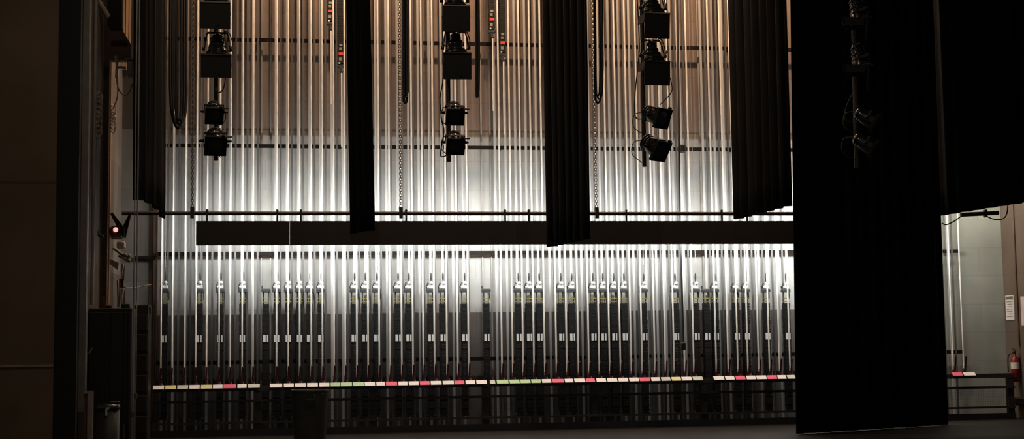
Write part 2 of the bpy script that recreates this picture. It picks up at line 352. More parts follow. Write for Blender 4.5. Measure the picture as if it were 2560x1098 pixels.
for a, c, k in CARDS: tot[(k, bay(a))] = tot.get((k, bay(a)), 0)+1
tl = Matrix.Rotation(-.8, 4, 'X')
for a, c, k in CARDS:
    A = at(a, 955, YR-.09).x; C2 = at(c, 955, YR-.09).x; B = bay(a)
    b = MB(); b.box((0, 0, 0), (C2-A-.008, .012, .105), tl, bev=.003)
    o = b.build('label_card', 'c'+k); o.location = ((A+C2)/2, YR-.114, ZRAIL+.002)
    w = 'the only' if tot[(k, B)] == 1 else cc(k, B)
    tag(o, f'{w} {CN[k]} label card from the left on the rail, {BAYS[B]}' if w != 'the only' else f'the only {CN[k]} label card on the rail, {BAYS[B]}', 'card', 'label cards along the lock rail')
# ------------------------------------------------------------------ batten and strip lights
YS = -1.4
a = at(305, 531, YS); c = at(2004, 533, YS); zb = at(1200, 534, YS).z
MBp = MB().tube([(a.x, YS, zb), ((a.x+c.x)/2, YS, zb), (at(2350, 534, YS).x, YS, zb)], .038, 10)
o = MBp.build('batten_pipe', 'steel'); tag(o, 'long horizontal black pipe crossing behind the curtains above the black strip lights', 'pipe')
MODS = [(490, 724.2, (518, 693)), (724.8, 1293, (752, 1015, 1262)), (1293.4, 1838, (1321, 1565, 1803)), (1838.3, 2352, (1866, 2100, 2320))]
zt = at(1200, 553, YS-.06).z; zbm = at(1200, 611, YS-.06).z; hh = zt-zbm
for k, (p0, p1, hg) in enumerate(MODS):
    A = at(p0, 582, YS-.06).x; C2 = at(p1, 582, YS-.06).x; w = C2-A
    e = empty('strip_light', ((A+C2)/2, YS, zbm), ['short black strip light at the left end under the pipe', 'black strip light passing behind the narrow curtain', 'black strip light right of the wide curtain, also crossing behind it',
              'black strip light at the right end passing behind the floor-length curtain'][k], 'light', 'strip lights hung under the long pipe')
    b = MB(); b.box((0, -.06, hh/2), (w, .02, hh)); b.box((0, .0, hh-.01), (w, .12, .02)); b.box((0, 0, .01), (w, .12, .02))
    for s in (-1, 1): b.box((s*(w/2-.01), 0, hh/2), (.02, .12, hh-.04))
    b.build('housing', 'panel', e)
    tilt = Matrix.Rotation(.02, 4, 'X')
    b = MB(); b.box((0, .03, hh/2), (w-.1, .02, hh*.5), tilt); b.build('lens', 'lens', e, 'glowing white lamp face towards the wall')
    for h in hg:
        x = at(h, 545, YS).x-(A+C2)/2
        b = MB(); b.box((x, -.047, hh+(zb-zt)/2+.025), (.035, .012, zb-zt+.1)); b.box((x, -.02, zb-zbm+.054), (.05, .07, .02), bev=.004); b.build('hanger', 'steel', e)
def chain(px, py0, Y, name, label):
    P = at(px, py0, Y); e = empty(name, (P.x, Y, zb), label, 'chain', 'hoist chains holding the long pipe')
    b = MB(); L = ZTOP-zb; k = 0; z = .14
    while z < L:
        pts = []
        for i in range(8):
            t = 2*math.pi*i/8; u = .02*math.cos(t); v = .037*math.sin(t)
            pts.append((u, 0, z+v) if k % 2 == 0 else (0, u, z+v))
        b.tube(pts, .0075, 4, True); z += .052; k += 1
    b.build('chain_run', 'chain', e)
    b = MB(); b.box((0, 0, .085), (.075, .07, .085), bev=.012); b.box((0, 0, -.07), (.06, .07, .055), bev=.012); b.box((0, -.047, 0), (.07, .014, .19))
    b.build('pipe_clamp', 'steel', e)
chain(481, 520, YS, 'hoist_chain', 'dark steel chain at left, beside the black cable loops')
chain(1002, 520, YS, 'hoist_chain', 'steel chain right of the narrow curtain, holding the pipe')
chain(1491, 520, YS, 'hoist_chain', 'steel chain just right of the wide curtain, holding the pipe')
# ------------------------------------------------------------------ curtains
def drape(name, corners, folds, amp, label, hem=None, m='velour', thick=.03, parent_tape=None, n=120, seed=1, cat='curtain'):
    """corners: world top-left, top-right, bottom-left, bottom-right; pleats stand off the sheet; hem(u) lifts the hem"""
    TL, TR, BL, BR = [Vector(q) for q in corners]; rnd = random.Random(seed)
    nx = max(n, folds*10); nz = 14
    ph = [rnd.uniform(-.5, .5) for _ in range(folds+2)]; am = [rnd.uniform(.55, 1.15) for _ in range(folds+2)]
    side = (BR-BL); side.z = 0; side.normalize(); nor = Vector((side.y, -side.x, 0))
    vs = []
    for back in (0, 1):
        for j in range(nz+1):
            v = j/nz
            for i in range(nx+1):
                u = i/nx; T = TL.lerp(TR, u); Bp = BL.lerp(BR, u)
                if hem: Bp = Bp+Vector((0, 0, hem(u)))
                q = T.lerp(Bp, v); t = u*folds; k = int(t); s = math.sin(2*math.pi*t+ph[min(k, folds)]*.8*math.sin(math.pi*(t-k)))
                q = q+nor*(amp*am[min(k, folds)]*s*(.75+.25*v)) + side*(amp*.25*math.cos(4*math.pi*t)) - nor*(thick*back)
                vs.append(q)
    fs = []; N = (nz+1)*(nx+1)
    for j in range(nz):
        for i in range(nx):
            a = j*(nx+1)+i; fs.append((a, a+1, a+nx+2, a+nx+1)); fs.append((N+a+1, N+a, N+a+nx+1, N+a+nx+2))
    for i in range(nx):
        a = i; fs.append((a+1, a, N+a, N+a+1)); a = nz*(nx+1)+i; fs.append((a, a+1, N+a+1, N+a))
    for j in range(nz):
        a = j*(nx+1); b = a+nx+1; fs.append((a, b, N+b, N+a)); a = a+nx; b = a+nx+1; fs.append((b, a, N+a, N+b))
    mb = MB(); mb.add(vs, fs, True); o = mb.build(name, m)
    tag(o, label, cat, 'black stage curtains'); return o
def hung(l0, l1, yl, r0, r1, yr):                                      # left/right edge: px at two heights (top, foot) on depths yl, yr
    BL = at(*l1, yl); BR = at(*r1, yr); TL = at(*l0, yl); TR = at(*r0, yr)
    def ext(T, B): k = (ZTOP-B.z)/(T.z-B.z); return B+(T-B)*k
    return ext(TL, BL), ext(TR, BR), BL, BR
drape('stage_curtain', hung((338, 0), (336, 500), -4.6, (414, 0), (413, 528), -2.6), 4, .05, 'black curtain at left with a curved hem hanging over the pipe end',
      hem=lambda u: -.13*max(0, u-.72)/.28+.05*math.sin(math.pi*min(1, u/.72)), seed=2)
drape('stage_curtain', hung((865, 0), (875, 585), -3.2, (920, 0), (932, 576), -4.0), 3, .045, 'narrow black curtain hanging left of the middle, hem at the strip light', seed=3)
drape('stage_curtain', hung((1359, 0), (1371, 618), -3.0, (1462, 0), (1470, 598), -4.9), 6, .06, 'wide black curtain hanging at the middle, hem just below the strip light', seed=4)
drape('stage_curtain', hung((1822, 0), (1837, 549), -2.6, (1960, 0), (1974, 514), -5.0), 7, .06, 'pleated black curtain with a slanted hem, beside the floor-length curtain', seed=5)
def ground(px, py): return atz(px, py, .015)
G1 = ground(1992, 1085); G2 = ground(2370, 1062)
def ext(B, px, py):
    q = at(px, py, B.y); k = (ZTOP-B.z)/(q.z-B.z); return B+(q-B)*k
E1 = ext(G1, 1985, 560); E2 = ext(G2, 2352, 560)
big = drape('stage_curtain', (E1, E2, G1, G2), 12, .05, 'broad black curtain reaching the floor right of the rail', seed=6, n=160)
drape('stage_curtain', hung((2318, 0), (2340, 541), -2.2, (2600, 20), (2620, 497), -5.2), 9, .05, 'black curtain at the top right with a slanted hem above the rail end', seed=8)
t = at(2092, 762, (G1.y+G2.y)/2-.25)
MB(Matrix.Translation(t)).box((0, 0, 0), (.02, .006, .22), Matrix.Rotation(-.12, 4, 'Y')).build('tape_strip', 'galvbox', big, 'thin pale strip of tape')
# ------------------------------------------------------------------ booms with lamps
YB = -7.0
SB = 1/((at(1301, 300, YB)-at(1300, 300, YB)).length)                   # px per metre at the boom plane
BOOMS = []
def boom(px0, px1, pyb, label, m='steel'):
    B = at(px1, pyb, YB); T = at(px0, 0, YB); k = (ZTOP-B.z)/(T.z-B.z); T = B+(T-B)*k
    o = MB().tube([B, B.lerp(T, .5), T], .034, 12).build('boom_pipe', m); tag(o, label, 'pipe', 'vertical lamp pipes'); BOOMS.append(o)
def axis(yaw, pitch):                                                   # local +Z = beam direction (towards camera when yaw 0), local Y = upwards side
    d = Vector((math.sin(yaw)*math.cos(pitch), -math.cos(yaw)*math.cos(pitch), -math.sin(pitch)))
    x = Vector((math.cos(yaw), math.sin(yaw), 0)); y = d.cross(x)
    return Matrix((x, y, d)).transposed().to_4x4()
def cord(e, pts, r=.008): MB().tube(pts, r, 6).build('power_cord', 'cable', e)
def smooth(pts, n=6):
    P = [Vector(p) for p in pts]; out = []
    for i in range(len(P)-1):
        p0, p1, p2, p3 = P[max(i-1, 0)], P[i], P[i+1], P[min(i+2, len(P)-1)]
        for k in range(n):
            t = k/n; out.append(.5*((2*p1)+(p2-p0)*t+(2*p0-5*p1+4*p2-p3)*t*t+(3*p1-p0-3*p2+p3)*t**3))
    return out+[P[-1]]
def clampbits(e, off, pipe_dx):
    b = MB(); b.box((pipe_dx, .0, 0), (.1, .1, .05), bev=.012); b.tube([(pipe_dx-.1, -.02, .01), (pipe_dx+.06, -.02, .01)], .012, 6); b.box((pipe_dx-.11, -.02, .01), (.03, .03, .045), bev=.006)
    b.build('clamp', 'lampblk', e)
def flap_lamp(pxc, pyc, wpx, hpx, yaw, pipex, label, Y=YB, lit_rim=False):
    """downward lamp with barn doors; the square front flap faces the camera side; pxc, pyc = middle of that flap"""
    C0 = at(pxc, pyc, Y-.46); s = wpx/SB; h = hpx/SB
    pc = Vector((at(pipex, pyc-62, Y).x-C0.x, .365, 62/SB))                  # clamp point beside the pipe, relative to the flap
    e = empty('barn_door_lamp', C0, label, 'light', 'lamps with square front flaps')
    XF = axis(yaw, R(6)); XB = Matrix.Translation((0, .2, h/2+.01)) @ axis(yaw, R(72))
    b = MB(XF); b.box((0, 0, 0), (s, h, .022)); b.box((0, h*.5-.012, -.02), (s*.96, .02, .05)); b.lathe([(0, .0), (.012, 0), (.012, .012), (0, .014)], Matrix.Translation((s*.1, -h*.36, .01)), 8)
    fl = b.build('front_flap', 'scrim', e)
    MB(XF).box((0, h*.5+.006, .0), (s, .018, .05)).build('top_rim', 'galvbox' if lit_rim else 'plastic', fl, 'top edge coloured pale as if lit' if lit_rim else None)  # added bar; pale on upper lamps to paint in lamplight along the edge
    b = MB(XF); b.box((0, h*.38, -.36), (s*.9, h*.2, .02), Matrix.Rotation(.5, 4, 'X')); b.build('back_flap', 'scrim', e)
    for q in (-1, 1): MB(XF).box((q*s*.47, h*.3, -.19), (.015, h*.34, .3), Matrix.Rotation(q*.12, 4, 'Z')).build('side_flap', 'scrim', e)
    b = MB(XB); b.lathe([(.0, -.4), (.04, -.395), (.06, -.375), (.066, -.32), (.085, -.285), (.09, -.22), (.125, -.15), (.15, -.08), (.162, -.03), (.165, .0)], None, 24, False)
    for z, q in ((-.36, .062), (-.32, .066), (-.25, .088), (-.17, .115), (-.06, .156)): b.lathe([(q-.01, z), (q+.018, z+.006), (q+.018, z+.018), (q-.01, z+.024)], None, 22, False)
    b.build('lamp_body', 'lampblk', e)
    MB(XB).lathe([(.15, .0), (.19, .0), (.19, .025), (.15, .025)], None, 22, False).build('mouth_ring', 'lampblk', e)
    b = MB(XB)
    for q in (-1, 1): b.box((q*.185, .06, -.14), (.014, .2, .04)); b.lathe([(0, -.02), (.028, -.02), (.028, .02), (0, .02)], Matrix.Translation((q*.205, 0, -.14)) @ Matrix.Rotation(math.pi/2, 4, 'Y'), 12)
    b.box((0, -.0, -.42), (.3, .04, .014))
    for q in (-1, 1): b.tube([(q*.185, .02, -.14), (q*.175, .01, -.3), (q*.15, 0, -.42)], .011, 6)
    b.build('yoke', 'lampblk', e)
    yk = XB @ Vector((0, 0, -.42))
    b = MB(); b.tube([yk, yk.lerp(pc, .5), pc], .018, 8); b.box(pc, (.1, .08, .06), bev=.012); b.tube([pc+Vector((-.1, -.02, 0)), pc+Vector((.07, -.02, 0))], .011, 6); b.build('clamp', 'lampblk', e)
    tail = XB @ Vector((.05, 0, -.38))
    cord(e, smooth([tail, tail+Vector((.1, -.03, .06)), tail+Vector((.17, -.02, -.1)), tail+Vector((.14, -.02, -.22)), pc+Vector((.08, -.02, -.12))]))
    return e
def small_lamp(pxc, pyc, wpx, yaw, pitch, pipex, label, Y=YB):
    C0 = at(pxc, pyc, Y-.38); k = wpx/SB/.34; X0 = axis(yaw, pitch) @ Matrix.Scale(k, 4)
    pc = Vector((at(pipex, pyc-20, Y).x-C0.x, .295, 20/SB))
    e = empty('stage_lamp', C0, label, 'light', 'small lamps on the vertical pipes')
    b = MB(X0); b.lathe([(0, -.27), (.07, -.265), (.1, -.23), (.115, -.15), (.13, -.1), (.14, 0), (.14, .1)], None, 22, False)
    for z in (-.22, -.17, -.12): b.lathe([(.1, z), (.13, z+.004), (.13, z+.014), (.1, z+.018)], None, 20, False)
    b.build('lamp_body', 'lampblk', e)
    b = MB(X0)
    for q in (-1, 1): b.box((q*.15, 0, .13), (.03, .32, .05)); b.box((0, q*.15, .13), (.32, .03, .05))
    b.box((0, 0, .115), (.3, .3, .01)); b.box((.11, .17, .13), (.05, .05, .04)); gf = b.build('gel_frame', 'scrim', e)
    MB(X0).lathe([(0, .13), (.06, .128), (.12, .122)], None, 18, False).build('lens', 'glass', gf)
    b = MB(X0)
    for q in (-1, 1): b.box((q*.17, .05, -.02), (.014, .16, .04)); b.lathe([(0, -.022), (.025, -.022), (.025, .022), (0, .022)], Matrix.Translation((q*.195, 0, -.02)) @ Matrix.Rotation(math.pi/2, 4, 'Y'), 10)
    b.box((0, .135, -.02), (.35, .014, .04)); yo = b.build('yoke', 'lampblk', e)
    for q in (-1, 1): MB(X0).box((q*.225, .0, -.02), (.05, .03, .03), bev=.006).build('knob', 'lampblk', yo)
    MB(X0).tube([(.12, .1, .02), (.26, .1, .02)], .012, 6).build('safety_pin', 'lampblk', yo)
    yk = X0 @ Vector((0, .135, -.02))
    b = MB(); b.tube([yk, yk.lerp(pc, .5), pc], .018, 8); b.box(pc, (.11, .08, .06), bev=.015); b.tube([pc+Vector((-.09, -.03, 0)), pc+Vector((.07, -.03, 0))], .011, 6); b.build('clamp', 'lampblk', e)
    tail = X0 @ Vector((0, 0, -.27))
    sg = -1 if pxc > 1000 else 1
    cord(e, smooth([tail, tail+Vector((sg*.14, .1, -.02)), tail+Vector((sg*.17, .1, -.2)), tail+Vector((sg*.06, .12, -.3)), pc+Vector((sg*.07, .02, -.32))]), .007)
    return e
R = math.radians
where = ['the leftmost lamp pipe', 'the second lamp pipe', 'the third lamp pipe', 'the dim rightmost lamp pipe']
boom(540, 540, 402, 'leftmost vertical lamp pipe, left of the narrow curtain')
boom(1119, 1122, 405, 'second vertical lamp pipe, between the narrow and wide curtains')
boom(1604, 1611, 417, 'third vertical lamp pipe, between the wide and the pleated curtains')
boom(2132, 2141, 421, 'rightmost vertical lamp pipe, against the floor-length black curtain', 'plastic')
for b_, (pipe, yaw, sc, sm) in enumerate([
        (540, R(2), [(538, 39, 70, 62), (541, 166, 71, 53)], [(535, 281, 44), (538, 354, 52)]),
        (1120, R(-3), [(1141, 47, 66, 62), (1144, 166, 67, 62)], [(1136, 283, 46), (1137, 357, 46)]),
        (1607, R(5), [(1643, 65, 65, 62), (1643, 184, 66, 58)], [(1642, 291, 52), (1638, 369, 54)])]):
    for i, (x, y, w, h) in enumerate(sc):
        flap_lamp(x, y, w, h, yaw, pipe+2*(i+1) if b_ else pipe, ['upper', 'lower'][i]+' square-flapped black lamp on '+where[b_], YB, i == 0)
    for i, (x, y, w) in enumerate(sm):
        small_lamp(x, y, w, yaw+R(4+ (26 if b_ == 2 else 0)), R(38 if b_ < 2 else 22+i*10), pipe+4*(b_ > 0)+1, ['upper', 'lowest'][i]+' small black lamp at the foot of '+where[b_], YB)
for i, (x, y, w, k) in enumerate([(2166, 78, 62, 0), (2170, 196, 62, 0), (2172, 298, 48, 1), (2168, 362, 48, 1)]):
    nm_ = ['topmost square-flapped', 'second square-flapped', 'upper small', 'lowest small'][i]+' lamp on '+where[3]
    if k: small_lamp(x, y, w, R(62), R(35), 2135+i*2, nm_, YB)
    else: flap_lamp(x, y, w, w, R(66), 2135+i*2, nm_, YB)
# cables trailing along the booms
def cable(name, pts, r, label, group=None, m='cable'):
    o = MB().tube(smooth(pts, 5), r, 7).build(name, m); return tag(o, label, 'cable', group)
MB().tube(smooth([at(560, 75, YB+.12), at(566, 130, YB+.12), at(563, 200, YB+.12), at(556, 226, YB+.12), at(545, 232, YB+.12)], 5), .009, 7).build('power_cable', 'cable', BOOMS[0])
MB().tube(smooth([at(1108, -20, YB+.12), at(1106, 60, YB+.12), at(1108, 190, YB+.12), at(1100, 245, YB+.12), at(1104, 300, YB+.12), at(1110, 330, YB+.12), at(1101, 385, YB+.12), at(1110, 391, YB+.12), at(1118, 386, YB+.12)], 5), .01, 7).build('power_cable', 'cable', BOOMS[1])
MB().tube(smooth([at(1592, -20, YB+.12), at(1598, 120, YB+.12), at(1588, 230, YB+.12), at(1588, 290, YB+.12), at(1604, 298, YB+.12)], 5), .01, 7).build('power_cable', 'cable', BOOMS[2])
MB().tube(smooth([at(1676, 196, YB-.2), at(1680, 225, YB+.05), at(1667, 245, YB+.12), at(1650, 262, YB+.12)], 5), .008, 7).build('power_cable', 'cable', BOOMS[2])
MB().tube(smooth([at(2136, 225, YB+.12), at(2115, 270, YB+.12), at(2114, 300, YB+.12), at(2137, 307, YB+.12)], 5), .009, 7).build('power_cable', 'cable', BOOMS[3])
# hanging cable loops
def loops(name, Y, spec, label, mtip=True):
    e = empty(name, at(spec[0][0], spec[0][2], Y), label, 'cable', 'hanging cable loops'); o = e.location.copy()
    for (xl, xr, yb, r, dy) in spec:
        T1 = at(xl, -60, Y+dy); T2 = at(xr, -60, Y+dy); w = xr-xl; pts = [T1, at(xl, yb*.35, Y+dy), at(xl+w*.02, yb*.75, Y+dy), at(xl+w*.12, yb-w*.9, Y+dy), at(xl+w*.3, yb-w*.25, Y+dy), at((xl+xr)/2, yb, Y+dy),
               at(xl+w*.72, yb-w*.25, Y+dy), at(xl+w*.9, yb-w*.9, Y+dy), at(xr, yb*.75, Y+dy), at(xr, yb*.35, Y+dy), T2]
        pts[0].z = ZTOP; pts[-1].z = ZTOP
        MB().tube([p-o for p in smooth(pts, 5)], r, 8).build('cable_strand', 'cable', e)
    return e
loops('cable_bundle', -3.6, [(425, 465, 321, .02, 0), (431, 459, 318, .018, -.1), (436, 467, 312, .018, .1), (441, 452, 300, .02, -.2), (428, 462, 308, .02, .2)], 'bundle of black cable loops at left, beside the curved-hem curtain')
loops('cable_bundle', -3.6, [(1008, 1018, 258, .024, 0), (1010, 1016, 240, .024, -.08), (1012, 1021, 232, .022, .08), (1007, 1014, 215, .022, .14)], 'thick black cable bundle hanging right of the narrow curtain')
loops('cable_bundle', -3.6, [(1190, 1196, 243, .018, 0), (1192, 1198, 228, .016, .08)], 'thin black cable bundle right of the second lamp pipe')
loops('cable_bundle', -3.6, [(1486, 1503, 258, .018, 0), (1489, 1507, 248, .016, .1), (1487, 1500, 240, .018, -.1)], 'looped black cables just right of the wide curtain')
o = cable('drop_cable', [at(1692, -60, -1.0), at(1696, 200, -1.0), at(1699, 500, -1.0), at(1704, 700, -1.0), at(1709, 856, -1.0)], .024, 'thick dark cable hanging straight down right of the third lamp pipe')
MB().box(at(1706, 372, -1.0), (.12, .1, .16), bev=.02).build('junction', 'steel', o); MB().box(at(1708, 866, -1.0), (.1, .09, .16), bev=.02).build('hanging_plug', 'steel', o)
# pipe end and cables right of the floor-length curtain
P1 = at(2402, 537, -2.6); P2 = at(2496, 532, -2.6)
o = MB().tube([P1, P1.lerp(P2, .5), P2], .042, 10).build('pipe_end', 'steel'); tag(o, 'black pipe end jutting right below the top right curtain', 'pipe')
MB().box(at(2463, 534, -2.6), (.05, .12, .15), bev=.01).build('end_clamp', 'steel', o)  # clamp around the pipe; carries no support from above
cable('hanging_cable', [at(2355, 558, -2.7), at(2366, 562, -2.7), at(2386, 553, -2.7), at(2404, 540, -2.7), at(2415, 534, -2.7)], .012, 'black cable rising from the floor-length curtain to the pipe end')
cable('hanging_cable', [at(2460, 537, -2.7), at(2480, 547, -2.7), at(2500, 549, -2.7), at(2514, 541, -2.7), at(2519, 520, -2.7), at(2519, 490, -2.7)], .012, 'black cable hanging in a loop below the pipe end')
# ------------------------------------------------------------------ right wall fittings
def onr(px, py): return atx(px, py, XR)
A = onr(2514, 740); B2 = onr(2537, 800)
yc, zc = (A.y+B2.y)/2, (A.z+B2.z)/2; ww = abs(A.y-B2.y); hh2 = abs(A.z-B2.z)
n = empty('wall_notice', (XR, yc, zc), 'white printed notice on the right wall above the fire extinguisher', 'sign')
MB().box((-.006, 0, 0), (.012, ww, hh2)).build('sheet', 'white', n)
MB().box((-.014, 0, hh2*.4), (.004, ww*.9, hh2*.12)).build('heading', 'ink', n, 'dark heading bar')
b = MB()
for k in range(7): b.box((-.014, -.05*(k % 2)*ww, hh2*(.25-.1*k)), (.004, ww*(.75-.12*(k % 3)), hh2*.018))
b.build('print', 'ink', n)
A = onr(2552, 742); B2 = onr(2566, 815)
o = MB().box((XR-.006, (A.y+B2.y)/2, (A.z+B2.z)/2), (.012, abs(A.y-B2.y), abs(A.z-B2.z))).build('wall_notice', 'cloth'); tag(o, 'pinkish paper on the right wall at the photo edge', 'sign')
c = onr(2543, 700)
o = MB().tube([(XR-.03, c.y, onr(2543, 866).z), (XR-.03, c.y, 6), (XR-.03, c.y, ZTOP)], .022, 8).build('conduit', 'brown'); tag(o, 'brown conduit pipe running up the right wall above the fire extinguisher', 'pipe')
c = onr(2553, 955)
e = empty('fire_extinguisher', (XR-.12, c.y, c.z), 'red fire extinguisher hanging on the right wall beside the rail end', 'fire extinguisher')
MB().lathe([(0, 0), (.07, 0), (.085, .02), (.085, .42), (.075, .48), (.04, .53), (.03, .55), (.03, .58), (0, .58)], None, 20).build('cylinder', 'red', e)
MB().lathe([(.0865, .27), (.0865, .41)], None, 20, False).build('label', 'white', e)
b = MB(); b.box((0, 0, .61), (.05, .06, .07), bev=.01); b.box((-.02, -.03, .67), (.025, .15, .02), Matrix.Rotation(.3, 4, 'X')); b.box((-.02, -.03, .625), (.02, .13, .015), Matrix.Rotation(-.2, 4, 'X')); b.build('valve', 'steel', e)
MB().tube(smooth([(-.02, .03, .6), (-.08, .1, .56), (-.1, .11, .4), (-.1, .1, .2)]), .013, 7).build('hose', 'cable', e)
MB().box((.1, 0, .3), (.04, .06, .4)).build('wall_mount', 'steel', e)
c = onr(2556, 1000)
o = MB().box((XR-.11, c.y, c.z-.03), (.2, .3, .16), bev=.02).build('wall_box', 'steel'); tag(o, 'small dark box on the right wall under the fire extinguisher', 'box')
# ------------------------------------------------------------------ trash can in front of the rail
T = atz(775, 974, .98); sc = (at(776, 1000, T.y)-at(775, 1000, T.y)).length
r = 47*sc
e = empty('trash_can', (T.x, T.y, 0), 'big dark grey plastic trash can standing in front of the rail', 'trash can')
MB().lathe([(0, .03), (r*.78, .03), (r*.8, .0), (r*.82, .03), (r*.93, .78), (r*.95, .8), (r*.95, .86), (r*.97, .88), (r*.97, .93), (r*1.01, .95), (r*1.01, .98), (r*.95, .98), (r*.92, .93), (r*.8, .1), (0, .08)], None, 36, False).build('bin_body', 'plastic', e)
for s in (-1, 1): MB().box((s*r*.22-.0, -r*.97-.02, .86), (.025, .05, .1), bev=.008).build('handle', 'plastic', e)
b = MB(); b.box((0, -r*.97-.04, .83), (r*.5, .03, .035), bev=.01); b.build('handle', 'plastic', e)
MB().lathe([(0, -.01), (.014, -.01), (.014, .01), (0, .01)], Matrix.Translation((r*.66, -r*.75, .915)) @ Matrix.Rotation(math.pi/2, 4, 'X'), 10).build('rivet', 'galvbox', e)
# ------------------------------------------------------------------ left side: cabinets, bin, board, fittings
def block(name, px0, py0, px1, Y, depth, z0, m, label, cat, bev=.02):
    A = at(px0, py0, Y); C2 = at(px1, py0, Y); w = C2.x-A.x; h = A.z-z0
    e = empty(name, ((A.x+C2.x)/2, Y+depth/2, z0), label, cat); return e, w, h
e, w, h = block('tall_cabinet', 222, 771, 330, -4.4, .75, 0, 'blk', 'tall black cabinet standing against the left wall', 'cabinet')
MB().box((0, 0, h/2), (w, .75, h), bev=.015).build('carcass', 'blk', e)
for s in (-1, 1): MB().box((s*w*.245, -.385, h*.52), (w*.47, .02, h*.9), bev=.006).build('door', 'blk', e)
b = MB(); b.box((-w*.44, -.41, h*.70), (.03, .03, .12), Matrix.Rotation(.5, 4, 'Y'), bev=.006); b.build('latch', 'chrome', e, 'shiny metal latch')
b = MB(); b.box((-w*.1, 0, h+.03), (.1, .2, .06), bev=.01); b.box((w*.3, 0, h+.04), (.14, .2, .08), bev=.01); b.build('top_fitting', 'blk', e)
e, w, h = block('equipment_rack', 334, 762, 372, -1.7, .5, 0, 'blk', 'narrow black equipment rack behind the tall cabinet, beside the left end of the rail', 'rack')
MB().box((0, 0, h/2), (w, .5, h), bev=.012).build('frame', 'blk', e)
for k in range(6): MB().box((0, -.255, h*(.12+.15*k)), (w*.85, .02, h*.12), bev=.004).build('panel', 'steel', e)
MB().box((w*.5+.02, -.1, h-.1), (.04, .1, .14), bev=.01).build('side_box', 'plastic', e); MB().tube([(w*.42, 0, h), (w*.42, 0, h+.12)], .008, 6).build('aerial', 'steel', e)
c = at(270, 1012, -7.2); z = .0; rr = 30*(at(271, 1012, -7.2)-at(270, 1012, -7.2)).length; hb = c.z
e = empty('drum', (c.x, -7.2, 0), 'black lidded drum with a bright clasp in front of the tall cabinet', 'drum')
MB().lathe([(0, 0), (rr*.96, 0), (rr, .03), (rr*.97, .06), (rr*.97, hb-.05), (0, hb-.05)], None, 28).build('drum_body', 'blk', e)
MB().lathe([(rr*.98, hb-.08), (rr*1.04, hb-.07), (rr*1.04, hb-.02), (rr*.95, hb), (rr*.5, hb+.015), (0, hb+.02)], None, 28, False).build('lid', 'lampblk', e); ld = bpy.data.objects[-1] if False else e.children[-1]
b = MB(); b.box((.02, -rr*1.04-.005, hb-.05), (.04, .02, .035), bev=.006); b.box((.0, -rr*1.02-.005, hb-.1), (.03, .015, .1), bev=.005); b.build('clasp', 'chrome', ld, 'bright metal clasp')
MB().box((.1, 0, hb+.035), (.14, .05, .03), bev=.01).build('lid_handle', 'plastic', e)
A = at(210, 978, -5.75); C2 = at(233, 978, -5.75); wb = C2.x-A.x
e = empty('leaning_board', ((A.x+C2.x)/2, -5.75, 0), 'pale upright board with a dark slot beside the grey column', 'board')
b = MB(); b.box((wb*.22, 0, A.z/2), (wb*.56, .1, A.z)); b.box((-wb*.28, 0, A.z-.02), (wb*.44, .1, .04)); b.build('face', 'pale', e)
MB().box((-wb*.28, .02, A.z/2-.02), (wb*.44, .06, A.z-.04)).build('slot', 'brown', e, 'dark brown recess')
c = at(305, 1074, -4.9)
e = empty('floor_box', (c.x, -4.95, 0), 'small grey box on the floor at the foot of the tall cabinet', 'box')
MB().box((0, 0, .085), (.09, .09, .16), bev=.008).build('box_body', 'plastic', e); MB().tube([(.03, 0, .16), (.03, 0, .45)], .015, 8).build('stem', 'plastic', e)
for k, (px, yb, Yk) in enumerate(((331.5, 1030, -4.9), (339, 985, -4.85))):
    Tp = at(px, 0, Yk); Bp = at(px, yb, Yk)
    o = MB().tube([(Bp.x, Yk, Bp.z), (Bp.x, Yk, 4), (Bp.x, Yk, ZTOP)], .011, 8).build('drop_rope', 'wire'); tag(o, ['left', 'right'][k]+' of two thin pale ropes dropping beside the curved-hem curtain', 'rope', 'pale drop ropes at left')
    MB().box((Bp.x, Yk, Bp.z-.04), (.05, .05, .1), bev=.01).build('weight', 'brown', o)
# duct high at left
Yd = -3.0
def pz(px, py, Y=Yd): q = at(px, py, Y); return (q.x, q.z)
b = MB(); b.prism([pz(268, -70), pz(305, -70), pz(305, 72), pz(276, 72), pz(268, 60)], Yd, Yd+.2)
o = b.build('duct_box', 'scrim'); tag(o, 'black boxy duct high at the top of the left wall', 'duct')
MB().prism([pz(276, 73), pz(305, 73), pz(328, 112), pz(328, 150), pz(271, 150), pz(271, 100)], Yd+.02, Yd+.2).build('hood', 'brown', o, 'brownish sloping hood')
MB().box(at(298, 102, Yd-.02), (.28, .03, .03)).build('flange', 'steel', o)
# tan boards on the back wall in the corner
for k, (px, w) in enumerate(((309, .06), (318, .05), (325, .03))):
    q = at(px, 100, -.08); zb0 = at(px, 175, -.08).z
    o = MB().box((q.x, -.07, (ZTOP+zb0)/2), (w, .08, ZTOP-zb0)).build('tan_batten', 'tan'); tag(o, ['leftmost and widest', 'middle', 'rightmost and narrowest'][k]+' of three tan upright battens above the left corner', 'batten', 'tan battens high at left')
